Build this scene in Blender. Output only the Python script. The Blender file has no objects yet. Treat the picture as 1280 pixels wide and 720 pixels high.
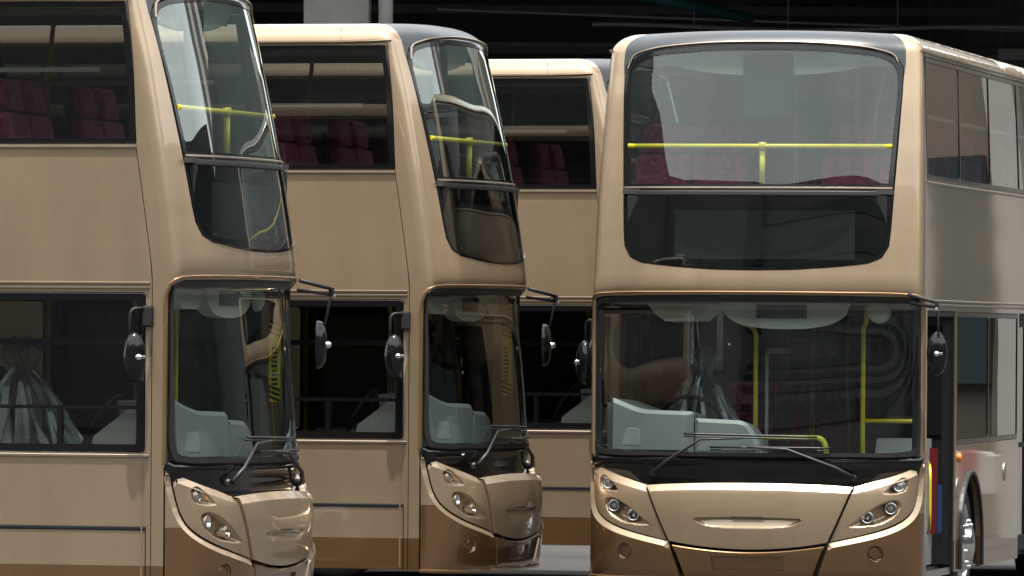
import bpy, bmesh, math, random, bisect
from mathutils import Vector, Matrix
from mathutils.geometry import delaunay_2d_cdt
random.seed(7)
R = math.radians
scene = bpy.context.scene
C = scene.collection

# ------------------------------------------------------------------ camera, sky, sun, exposure
cam_data = bpy.data.cameras.new('camera')
cam_data.sensor_width = 36.0
cam_data.lens = 9000 / 1280 * 36
cam_data.shift_y = 61.6 / 1280
cam_data.clip_start = 1.0
cam_data.clip_end = 3000
cam = bpy.data.objects.new('camera', cam_data)
C.objects.link(cam)
cam.location = (0, 0, 2.05)
cam.rotation_euler = (Matrix.Rotation(R(90), 4, 'X') @ Matrix.Rotation(0.007, 4, 'Z')).to_euler()
scene.camera = cam

SUN_ELEV, SUN_AZ = R(79), R(-98)         # azimuth from +X, towards the sun (high behind the camera)
sun_vec = Vector((math.cos(SUN_ELEV) * math.cos(SUN_AZ), math.cos(SUN_ELEV) * math.sin(SUN_AZ), math.sin(SUN_ELEV)))
world = bpy.data.worlds.new('World')
scene.world = world
world.use_nodes = True
wn = world.node_tree
bg = wn.nodes['Background']
sky = wn.nodes.new('ShaderNodeTexSky')
sky.sky_type = 'NISHITA'
sky.sun_disc = False
sky.sun_elevation = SUN_ELEV
sky.sun_rotation = R(90) - SUN_AZ
sky.air_density = 1.0
sky.dust_density = 6.0
# broken white cloud over the hazy blue
tcw = wn.nodes.new('ShaderNodeTexCoord')
cn = wn.nodes.new('ShaderNodeTexNoise'); cn.inputs['Scale'].default_value = 2.2; cn.inputs['Detail'].default_value = 7; cn.inputs['Roughness'].default_value = 0.55
cr = wn.nodes.new('ShaderNodeValToRGB'); cr.color_ramp.elements[0].position = 0.36; cr.color_ramp.elements[1].position = 0.62
cr.color_ramp.elements[0].color = (.65, .65, .65, 1); cr.color_ramp.elements[1].color = (.92, .92, .92, 1)
cm = wn.nodes.new('ShaderNodeMix'); cm.data_type = 'RGBA'; cm.inputs[7].default_value = (9.2, 9.4, 9.35, 1)
wn.links.new(tcw.outputs['Generated'], cn.inputs['Vector']); wn.links.new(cn.outputs['Fac'], cr.inputs[0])
wn.links.new(cr.outputs[0], cm.inputs[0]); wn.links.new(sky.outputs[0], cm.inputs[6]); wn.links.new(cm.outputs[2], bg.inputs['Color'])
bg.inputs['Strength'].default_value = 0.15
sl = bpy.data.lights.new('sun', 'SUN')
sl.energy = 4.7
sl.angle = R(0.6)
sl.color = (1, 0.95, 0.87)
so = bpy.data.objects.new('sun', sl)
C.objects.link(so)
so.rotation_euler = sun_vec.to_track_quat('Z', 'Y').to_euler()
so.location = (0, 0, 60)
vs = scene.view_settings
vs.view_transform = 'Standard'
vs.look = 'None'
vs.exposure = 0.75
vs.gamma = 1.0
vs.use_curve_mapping = False
scene.cycles.max_bounces = 10
scene.cycles.transparent_max_bounces = 24
scene.cycles.glossy_bounces = 5
scene.cycles.caustics_reflective = False
scene.cycles.caustics_refractive = False

# ------------------------------------------------------------------ materials
MATS = {}
def nodes(name):
    m = bpy.data.materials.new(name)
    m.use_nodes = True
    MATS[name] = m
    nt = m.node_tree
    return m, nt, nt.nodes['Principled BSDF']
def noise(nt, scale, detail=4, rough=0.55, coord='Object', stretch=None):
    tc = nt.nodes.new('ShaderNodeTexCoord')
    n = nt.nodes.new('ShaderNodeTexNoise')
    n.inputs['Scale'].default_value = scale
    n.inputs['Detail'].default_value = detail
    n.inputs['Roughness'].default_value = rough
    src = tc.outputs[coord]
    if stretch:
        mp = nt.nodes.new('ShaderNodeMapping')
        mp.inputs['Scale'].default_value = stretch
        nt.links.new(src, mp.inputs['Vector'])
        src = mp.outputs[0]
    nt.links.new(src, n.inputs['Vector'])
    return n
def ramp(nt, src, stops):
    r = nt.nodes.new('ShaderNodeValToRGB')
    el = r.color_ramp.elements
    while len(el) < len(stops):
        el.new(0.5)
    for e, (p, c) in zip(el, stops):
        e.position = p
        e.color = (*c, 1) if len(c) == 3 else c
    nt.links.new(src, r.inputs[0])
    return r
def bump(nt, src, strength, dist):
    b = nt.nodes.new('ShaderNodeBump')
    b.inputs['Strength'].default_value = strength
    b.inputs['Distance'].default_value = dist
    nt.links.new(src, b.inputs['Height'])
    return b
def plain(name, col, rough=0.5, metal=0.0, coat=0.0, var=0.08, scale=6.0, bmp=0.0):
    m, nt, p = nodes(name)
    p.inputs['Roughness'].default_value = rough
    p.inputs['Metallic'].default_value = metal
    p.inputs['Coat Weight'].default_value = coat
    p.inputs['Coat Roughness'].default_value = 0.03
    n = noise(nt, scale)
    lo = tuple(c * (1 - var) for c in col)
    hi = tuple(min(1, c * (1 + var)) for c in col)
    r = ramp(nt, n.outputs['Fac'], [(0.3, lo), (0.7, hi)])
    nt.links.new(r.outputs[0], p.inputs['Base Color'])
    if bmp:
        b = bump(nt, n.outputs['Fac'], bmp, 0.01)
        nt.links.new(b.outputs[0], p.inputs['Normal'])
    return m
def paint(name, col, metal, rough, coat=0.6, wave=0.03):
    """metallic coach paint: fine flake, faint dust, sheet-metal waviness"""
    m, nt, p = nodes(name)
    fl = noise(nt, 900, 1)
    dirt = noise(nt, 2.6, 7, 0.62, stretch=(1.6, 1.6, 0.3))
    mix = nt.nodes.new('ShaderNodeMix'); mix.data_type = 'RGBA'; mix.blend_type = 'MULTIPLY'
    mix.inputs[0].default_value = 1.0
    r1 = ramp(nt, fl.outputs['Fac'], [(0.3, tuple(c * .93 for c in col)), (0.7, tuple(min(1, c * 1.07) for c in col))])
    r2 = ramp(nt, dirt.outputs['Fac'], [(0.28, (.87, .865, .85)), (0.62, (1, 1, 1))])
    nt.links.new(r1.outputs[0], mix.inputs[6]); nt.links.new(r2.outputs[0], mix.inputs[7])
    nt.links.new(mix.outputs[2], p.inputs['Base Color'])
    rr = ramp(nt, dirt.outputs['Fac'], [(0.3, (rough + .015,) * 3), (0.75, (rough - .01,) * 3)])
    nt.links.new(rr.outputs[0], p.inputs['Roughness'])
    p.inputs['Metallic'].default_value = metal
    p.inputs['Coat Weight'].default_value = coat
    p.inputs['Coat Roughness'].default_value = 0.04
    wv = noise(nt, 1.7, 1.5, 0.4, stretch=(.35, .22, 2.6))
    b = bump(nt, wv.outputs['Fac'], 1.0, wave * 0.09)
    nt.links.new(b.outputs[0], p.inputs['Normal'])
    nt.links.new(b.outputs[0], p.inputs['Coat Normal'])
    return m
def glass(name, tint, base=0.075, rough=0.0, gcol=(1, 1, 1), wave=0.0, powr=4.2):
    m = bpy.data.materials.new(name); m.use_nodes = True; MATS[name] = m
    nt = m.node_tree
    for n in list(nt.nodes): nt.nodes.remove(n)
    out = nt.nodes.new('ShaderNodeOutputMaterial')
    tr = nt.nodes.new('ShaderNodeBsdfTransparent'); tr.inputs[0].default_value = (*tint, 1)
    gl = nt.nodes.new('ShaderNodeBsdfGlossy'); gl.inputs['Roughness'].default_value = rough
    gl.inputs[0].default_value = (*gcol, 1)
    lw = nt.nodes.new('ShaderNodeLayerWeight'); lw.inputs[0].default_value = 0.5
    pw = nt.nodes.new('ShaderNodeMath'); pw.operation = 'POWER'; pw.inputs[1].default_value = 4.2
    ma = nt.nodes.new('ShaderNodeMath'); ma.operation = 'MULTIPLY_ADD'
    ma.inputs[1].default_value = 0.9; ma.inputs[2].default_value = base; ma.use_clamp = True
    mx = nt.nodes.new('ShaderNodeMixShader')
    pw.inputs[1].default_value = powr; nt.links.new(lw.outputs['Facing'], pw.inputs[0]); nt.links.new(pw.outputs[0], ma.inputs[0])
    nt.links.new(ma.outputs[0], mx.inputs[0]); nt.links.new(tr.outputs[0], mx.inputs[1]); nt.links.new(gl.outputs[0], mx.inputs[2])
    nt.links.new(mx.outputs[0], out.inputs[0])
    if wave:
        wv = noise(nt, 1.3, 1, 0.4)
        b = bump(nt, wv.outputs['Fac'], 1.0, wave)
        nt.links.new(b.outputs[0], gl.inputs['Normal'])
    return m
GOLD = paint('champagne_paint', (0.41, 0.304, 0.199), 0.57, 0.29, 0.9)
BRONZE = paint('bronze_paint', (0.23, 0.125, 0.052), 0.65, 0.22, 1.0)
RIM_BOUNCE = paint('copper_edge_paint', (0.30, 0.175, 0.085), 0.6, 0.3)  # orange-brown reflection under the brow, put into the rim colour
SLATE = paint('slate_paint', (0.030, 0.038, 0.047), 0.0, 0.38, 0.12)
BLACK = plain('black_gloss', (0.006, 0.006, 0.007), 0.10, 0, 0.0, 0.1, 8)
RUBBER = plain('black_rubber', (0.012, 0.012, 0.013), 0.45, 0, 0, 0.2, 20)
MATTE = plain('black_plastic', (0.01, 0.01, 0.011), 0.6, 0, 0, 0.2, 14)
TYRE = plain('tyre_rubber', (0.02, 0.02, 0.02), 0.8, 0, 0, 0.3, 30, 0.3)
CHROME = plain('chrome', (0.8, 0.8, 0.8), 0.12, 1, 0, 0.05, 20)
ALU = plain('aluminium', (0.6, 0.57, 0.52), 0.3, 0.9, 0, 0.08, 15)
TRIM = plain('bronze_trim', (0.42, 0.34, 0.27), 0.28, 0.8, 0, 0.06, 15)
YELLOW = plain('yellow_rail_paint', (0.72, 0.58, 0.03), 0.35, 0, 0.3, 0.06, 10)
CREAM = plain('cream_plastic', (0.66, 0.68, 0.58), 0.5, 0, 0, 0.05, 4)
CEIL = plain('cream_ceiling', (0.80, 0.82, 0.74), 0.5, 0, 0, 0.03, 4)
TEAL = plain('dashboard_plastic', (0.225, 0.238, 0.238), 0.5, 0, 0, 0.06, 5)
GREY = plain('grey_plastic', (0.30, 0.31, 0.31), 0.55, 0, 0, 0.07, 5)
DARKGREY = plain('dark_grey_plastic', (0.05, 0.053, 0.056), 0.5, 0, 0, 0.12, 6)
PANEL = plain('pale_grey_lining', (0.48, 0.48, 0.46), 0.6, 0, 0, 0.06, 4)
LENS = plain('lamp_lens', (0.42, 0.43, 0.43), 0.1, 0.6, 0.8, 0.25, 120)
AMBER = plain('amber_lens', (0.8, 0.22, 0.02), 0.25, 0, 0.5, 0.1, 60)
RED = plain('red_panel', (0.26, 0.015, 0.02), 0.45)
BLUE = plain('blue_panel', (0.025, 0.07, 0.22), 0.45)
WHITE = plain('white_print', (0.78, 0.78, 0.76), 0.5, var=.02)
PALE = plain('faded_white_plastic', (0.42, 0.41, 0.38), 0.6, var=.05)
DISPLAY = plain('display_face', (0.22, 0.23, 0.24), 0.5, 0, 0.2, 0.1, 3)
BLIND = plain('blind_fabric', (0.014, 0.017, 0.02), 0.8, 0, 0, 0.05, 3)
G_FRONT = glass('clear_front_glass', (0.76, 0.84, 0.81), 0.08, gcol=(.90, 1, .96), powr=2.3)
G_DRIVER = glass('cab_side_glass', (0.45, 0.48, 0.47), 0.06)
G_SCREEN = glass('windscreen_glass', (0.73, 0.80, 0.78), 0.08)
G_DARK = glass('smoked_glass', (0.26, 0.29, 0.29), 0.06)
G_SIDE = glass('tinted_side_glass', (0.27, 0.285, 0.28), 0.055, wave=.0003)
G_NEAR = glass('light_tinted_side_glass', (0.40, 0.42, 0.41), 0.055, wave=.0003)
G_LOWER = glass('dark_side_glass', (0.22, 0.235, 0.235), 0.055, wave=.0004)
G_DOOR = glass('door_glass', (0.12, 0.13, 0.13), 0.055)
G_PLASTIC = glass('clear_plastic_film', (0.72, 0.75, 0.76), 0.20, 0.28, (.85, .9, .92))
def fabric():
    m, nt, p = nodes('maroon_moquette')
    a = noise(nt, 24, 3)
    r = ramp(nt, a.outputs['Fac'], [(0.35, (0.22, 0.016, 0.06)), (0.55, (0.46, 0.04, 0.15)), (0.72, (0.60, 0.13, 0.24))])
    nt.links.new(r.outputs[0], p.inputs['Base Color'])
    p.inputs['Roughness'].default_value = 0.85
    p.inputs['Sheen Weight'].default_value = 0.3
    return m
MAROON = fabric()

# ------------------------------------------------------------------ helpers
def children(o): return [c for c in o.children]
def link(name, me, parent=None):
    o = bpy.data.objects.new(name, me)
    C.objects.link(o)
    if parent: o.parent = parent
    return o
def tag(o, label=None, cat=None, group=None, kind=None):
    for k, v in (('label', label), ('category', cat), ('group', group), ('kind', kind)):
        if v: o[k] = v
    return o
def empty(name, loc=(0, 0, 0), rz=0.0):
    o = link(name, None); o.location = loc; o.rotation_euler = (0, 0, rz)
    o.empty_display_size = 0.5
    return o
class MB:
    """collects shapes of several materials into one mesh"""
    def __init__(s): s.v = []; s.f = []; s.m = []; s.sm = []
    def add(s, vs_, fs, mat=0, smooth=False):
        b = len(s.v); s.v += [tuple(v) for v in vs_]
        for f in fs:
            s.f.append([b + i for i in f]); s.m.append(mat); s.sm.append(smooth)
        return s
    def box(s, a, b, mat=0, bev=0.0, M=None):
        (x0, y0, z0), (x1, y1, z1) = a, b
        if bev <= 0:
            vs_ = [(x, y, z) for x in (x0, x1) for y in (y0, y1) for z in (z0, z1)]
            fs = [(0, 1, 3, 2), (4, 6, 7, 5), (0, 4, 5, 1), (2, 3, 7, 6), (0, 2, 6, 4), (1, 5, 7, 3)]
        else:
            bm = bmesh.new(); bmesh.ops.create_cube(bm, size=1)
            for v in bm.verts:
                v.co = Vector(((x0 + x1) / 2 + v.co.x * (x1 - x0), (y0 + y1) / 2 + v.co.y * (y1 - y0), (z0 + z1) / 2 + v.co.z * (z1 - z0)))
            bmesh.ops.bevel(bm, geom=bm.edges[:], offset=bev, segments=2, affect='EDGES', profile=0.6)
            bm.verts.index_update()
            vs_ = [v.co.copy() for v in bm.verts]; fs = [[v.index for v in f.verts] for f in bm.faces]; bm.free()
        if M is not None: vs_ = [M @ Vector(v) for v in vs_]
        return s.add(vs_, fs, mat, False)
    def tube(s, pts, r, mat=0, n=10, cap=True):
        pts = [Vector(p) for p in pts]
        rs = r if isinstance(r, (list, tuple)) else [r] * len(pts)
        vs_ = []; up = Vector((0, 0, 1)); prev = None
        for i, p in enumerate(pts):
            t = (pts[min(i + 1, len(pts) - 1)] - pts[max(i - 1, 0)]).normalized()
            if prev is None:
                a = t.cross(up) if abs(t.z) < .95 else t.cross(Vector((1, 0, 0)))
            else:
                a = prev - t * prev.dot(t)
            a.normalize(); b = t.cross(a); prev = a
            for k in range(n):
                w = 2 * math.pi * k / n
                vs_.append(p + (a * math.cos(w) + b * math.sin(w)) * rs[i])
        fs = []
        for i in range(len(pts) - 1):
            for k in range(n):
                fs.append((i * n + k, i * n + (k + 1) % n, (i + 1) * n + (k + 1) % n, (i + 1) * n + k))
        s.add(vs_, fs, mat, True)
        if cap:
            s.add(vs_[:n], [tuple(range(n))[::-1]], mat); s.add(vs_[-n:], [tuple(range(n))], mat)
        return s
    def lathe(s, prof, M, n=24, mats=None, smooth=True):
        """prof: (radius, height) list around local Z, placed by matrix M"""
        for i in range(len(prof) - 1):
            (r0, h0), (r1, h1) = prof[i], prof[i + 1]
            vs_ = []
            for r, h in ((r0, h0), (r1, h1)):
                for k in range(n):
                    w = 2 * math.pi * k / n
                    vs_.append(M @ Vector((r * math.cos(w), r * math.sin(w), h)))
            s.add(vs_, [(k, (k + 1) % n, n + (k + 1) % n, n + k) for k in range(n)], mats[i] if mats else 0, smooth)
        return s
    def prism(s, poly, a, b, axis='x', mat=0):
        """poly in the two other axes, extruded from a to b"""
        def P(u, v, w):
            return (w, u, v) if axis == 'x' else ((u, w, v) if axis == 'y' else (u, v, w))
        n = len(poly)
        vs_ = [P(u, v, a) for u, v in poly] + [P(u, v, b) for u, v in poly]
        fs = [tuple(range(n)), tuple(range(n, 2 * n))[::-1]] + [(i, n + i, n + (i + 1) % n, (i + 1) % n) for i in range(n)]
        return s.add(vs_, fs, mat)
    def mesh(s, name, mats):
        me = bpy.data.meshes.new(name)
        me.from_pydata(s.v, [], s.f)
        for m in (mats if isinstance(mats, (list, tuple)) else [mats]): me.materials.append(m)
        me.polygons.foreach_set('material_index', s.m)
        me.polygons.foreach_set('use_smooth', s.sm)
        bm = bmesh.new(); bm.from_mesh(me)
        bmesh.ops.remove_doubles(bm, verts=bm.verts, dist=1e-5)
        bmesh.ops.recalc_face_normals(bm, faces=bm.faces)
        bm.to_mesh(me); bm.free()
        me.update()
        return me
    def build(s, name, mats, parent=None): return link(name, s.mesh(name, mats), parent)
def bend(pts, r=0.06, k=5):
    """round the corners of a polyline"""
    pts = [Vector(p) for p in pts]; out = [pts[0]]
    for a, b, c in zip(pts, pts[1:], pts[2:]):
        u = (a - b); w = (c - b); d = min(r, u.length * .45, w.length * .45)
        p, q = b + u.normalized() * d, b + w.normalized() * d
        for i in range(k + 1):
            t = i / k
            out.append(p * (1 - t) ** 2 + b * 2 * t * (1 - t) + q * t * t)
    out.append(pts[-1])
    return out

# ------------------------------------------------------------------ the bus surface: plan outline (s) and height (t)
W, DF, LEN = 1.25, 0.46, 11.9
def _plan():
    pts = []
    N = 240
    for i in range(N + 1):
        a = math.pi / 2 * i / N
        pts.append((W * math.sin(a) ** (2 / 3.2), DF * (1 - math.cos(a))))
    r = 0.14
    pts.append((W, LEN - r))
    for i in range(1, 9):
        a = math.pi / 2 * i / 8
        pts.append((W - r + r * math.cos(a), LEN - r + r * math.sin(a)))
    pts.append((0, LEN))
    S = [0]
    for p, q in zip(pts, pts[1:]): S.append(S[-1] + math.hypot(q[0] - p[0], q[1] - p[1]))
    return pts, S
PL, PS = _plan()
S0, SEND = PS[240], PS[-1]
def plan(s):
    a = abs(s); i = min(max(bisect.bisect_right(PS, a) - 1, 0), len(PL) - 2)
    t = (a - PS[i]) / max(PS[i + 1] - PS[i], 1e-9)
    x = PL[i][0] + (PL[i + 1][0] - PL[i][0]) * t; y = PL[i][1] + (PL[i + 1][1] - PL[i][1]) * t
    return (x if s >= 0 else -x), y
def sy(y): return S0 + y - DF
def tab(t, v):
    if v <= t[0][0]: return t[0][1]
    for (a, b), (c, d) in zip(t, t[1:]):
        if v <= c: return b + (d - b) * (v - a) / (c - a)
    return t[-1][1]
def smooth_tab(t, n=6):
    out = []
    for i in range(len(t) - 1):
        p0, p1, p2, p3 = t[max(i - 1, 0)], t[i], t[i + 1], t[min(i + 2, len(t) - 1)]
        m1 = (p2[1] - p0[1]) / (p2[0] - p0[0]) * (p2[0] - p1[0]); m2 = (p3[1] - p1[1]) / (p3[0] - p1[0]) * (p2[0] - p1[0])
        for k in range(n):
            u = k / n
            out.append((p1[0] + (p2[0] - p1[0]) * u, (2*u**3-3*u*u+1)*p1[1] + (u**3-2*u*u+u)*m1 + (-2*u**3+3*u*u)*p2[1] + (u**3-u*u)*m2))
    return out + [t[-1]]
def sstep(a, b, v):
    k = min(max((v - a) / (b - a), 0), 1); return k * k * (3 - 2 * k)
LOW = smooth_tab([(.2, .13), (.9, .13), (1.2, .15), (1.75, .19), (2.26, .25), (2.34, .24), (2.40, .19), (2.46, .17), (2.6, .165), (2.8, .165)])
NOSE = smooth_tab([(.24, .12), (.30, .08), (.40, .06), (.55, .04), (.75, .03), (.92, .04), (1.02, .06), (1.3, .075)])
RAKE = smooth_tab([(2.36, 0), (2.44, .003), (2.6, .024), (2.8, .053), (3.07, .095), (3.4, .153), (3.82, .238), (4.1, .309), (4.3, .36), (4.6, .43)])
ZT, RI, RZ, RL = 4.215, .20, .14, .26
TOP = ZT + RL
def surf0(s, t, prof):
    x0, y0 = plan(s)
    z, ins = t, 0.0
    if t > ZT:
        f = min((t - ZT) / RL, 1) * math.pi / 2; ins = RI * (1 - math.cos(f)); z = ZT + RZ * math.sin(f)
    hw = 1 - .052 * max(0, (z - 2.5) / 1.8) ** 1.6
    x = x0 * hw * (1 - ins / W)
    lf = tab(prof, z) * (1 - sstep(.10, .44, y0))
    rk = tab(RAKE, z) * (1 - sstep(.3, 7.0, y0))
    y = y0 + lf + rk + ins * (1 - sstep(.1, .8, y0) - sstep(LEN - .15, LEN, y0))
    z += .03 * (1 - (x / 1.15) ** 2) * sstep(3.75, 4.25, z)
    return Vector((x, y, z))
def normal(s, t, prof=LOW):
    e = .004
    du = surf0(s + e, t, prof) - surf0(s - e, t, prof)
    dv = surf0(s, min(t + e, TOP), prof) - surf0(s, t - e, prof)
    return du.cross(dv).normalized()
def surf(s, t, prof=LOW, off=0.0):
    p = surf0(s, t, prof)
    return p + normal(s, t, prof) * off if off else p

# ------------------------------------------------------------------ 2D outlines
def area(p): return sum(a[0] * b[1] - b[0] * a[1] for a, b in zip(p, p[1:] + p[:1])) / 2
def ccw(p): return p if area(p) > 0 else p[::-1]
def mirror(half):                               # half outline on the + side, centre to centre
    left = [(-x, y) for x, y in half[::-1]]
    if abs(half[-1][0]) < 1e-6: left = left[1:]
    if abs(half[0][0]) < 1e-6: left = left[:-1]
    return half + left
def flip(p): return [(-x, y) for x, y in p][::-1]
def smooth_poly(p, step=0.03, closed=True, sharp=50):
    """spline through the points, corners sharper than the limit stay"""
    n = len(p); out = []
    def corner(i):
        a, b, c = p[i - 1], p[i], p[(i + 1) % n]
        d = math.degrees(abs((math.atan2(c[1]-b[1], c[0]-b[0]) - math.atan2(b[1]-a[1], b[0]-a[0]) + math.pi) % (2*math.pi) - math.pi))
        return d > sharp
    for i in range(n if closed else n - 1):
        p0, p1, p2, p3 = p[i - 1], p[i], p[(i + 1) % n], p[(i + 2) % n]
        if corner(i): p0 = (2*p1[0]-p2[0], 2*p1[1]-p2[1])
        if corner((i + 1) % n): p3 = (2*p2[0]-p1[0], 2*p2[1]-p1[1])
        k = max(1, int(math.hypot(p2[0]-p1[0], p2[1]-p1[1]) / step))
        d01 = max(math.hypot(p1[0]-p0[0], p1[1]-p0[1]), 1e-6); d12 = max(math.hypot(p2[0]-p1[0], p2[1]-p1[1]), 1e-6); d23 = max(math.hypot(p3[0]-p2[0], p3[1]-p2[1]), 1e-6)
        for j in range(k):
            u = j / k; q = []
            for a in (0, 1):
                m1 = ((p1[a]-p0[a])/d01*d12 + (p2[a]-p1[a])) / 2; m2 = ((p2[a]-p1[a]) + (p3[a]-p2[a])/d23*d12) / 2
                q.append((2*u**3-3*u*u+1)*p1[a] + (u**3-2*u*u+u)*m1 + (-2*u**3+3*u*u)*p2[a] + (u**3-u*u)*m2)
            out.append(tuple(q))
    return out
def dense(p, step):
    out = []
    for a, b in zip(p, p[1:] + p[:1]):
        k = max(1, math.ceil(math.hypot(b[0]-a[0], b[1]-a[1]) / step))
        out += [(a[0] + (b[0]-a[0]) * j / k, a[1] + (b[1]-a[1]) * j / k) for j in range(k)]
    return out
def fillet(p, r, k=4):
    out = []; n = len(p)
    rs = r if isinstance(r, (list, tuple)) else [r] * n
    for i in range(n):
        a, b, c = Vector(p[i-1]), Vector(p[i]), Vector(p[(i+1) % n])
        u, w = a - b, c - b; d = min(rs[i], u.length * .45, w.length * .45)
        if d < 1e-5: out.append(tuple(b)); continue
        q0, q1 = b + u.normalized() * d, b + w.normalized() * d
        for j in range(k + 1):
            t = j / k; q = q0 * (1-t)**2 + b * 2*t*(1-t) + q1 * t*t
            out.append((q.x, q.y))
    return out
def inset(p, d):
    """move a ccw outline inwards; d is a width or a function of the edge's outward normal and midpoint"""
    n = len(p); L = []
    for i in range(n):
        a, b = p[i], p[(i+1) % n]
        ex, ey = b[0]-a[0], b[1]-a[1]; l = math.hypot(ex, ey) or 1e-9
        nx, ny = ey/l, -ex/l
        L.append((nx, ny, d((nx, ny), ((a[0]+b[0])/2, (a[1]+b[1])/2)) if callable(d) else d))
    out = []
    for i in range(n):
        (n1x, n1y, d1), (n2x, n2y, d2) = L[i-1], L[i]
        det = n1x*n2y - n1y*n2x; x, y = p[i]
        if abs(det) < 0.05:
            mx, my = n1x+n2x, n1y+n2y; l = math.hypot(mx, my) or 1
            w = (d1+d2)/2; out.append((x - mx/l*w, y - my/l*w))
        else:
            ox = (-d1*n2y + d2*n1y) / det; oy = (-n1x*d2 + n2x*d1) / det
            l = math.hypot(ox, oy); lim = 2.5*max(abs(d1), abs(d2), 1e-9)
            if l > lim: ox, oy = ox*lim/l, oy*lim/l
            out.append((x+ox, y+oy))
    return out
def inside(p, q):
    x, y = q; c = False; j = len(p) - 1
    for i in range(len(p)):
        if (p[i][1] > y) != (p[j][1] > y) and x < (p[j][0]-p[i][0]) * (y-p[i][1]) / (p[j][1]-p[i][1]) + p[i][0]: c = not c
        j = i
    return c
def dist_poly(p, q):
    best = 1e9; x, y = q
    for a, b in zip(p, p[1:] + p[:1]):
        ex, ey = b[0]-a[0], b[1]-a[1]; l2 = ex*ex + ey*ey or 1e-12
        u = min(max(((x-a[0])*ex + (y-a[1])*ey) / l2, 0), 1)
        best = min(best, (x-a[0]-ex*u)**2 + (y-a[1]-ey*u)**2)
    return math.sqrt(best)
def span(a, b, step):
    n = max(1, math.ceil((b - a) / step)); return [a + (b - a) * i / n for i in range(n + 1)]
GS = [x for x in span(-1.6, 1.6, .05)]
GT = span(.2, 2.2, .08) + span(2.22, 2.62, .025) + span(2.68, 4.1, .09) + span(4.14, TOP, .026)

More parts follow.
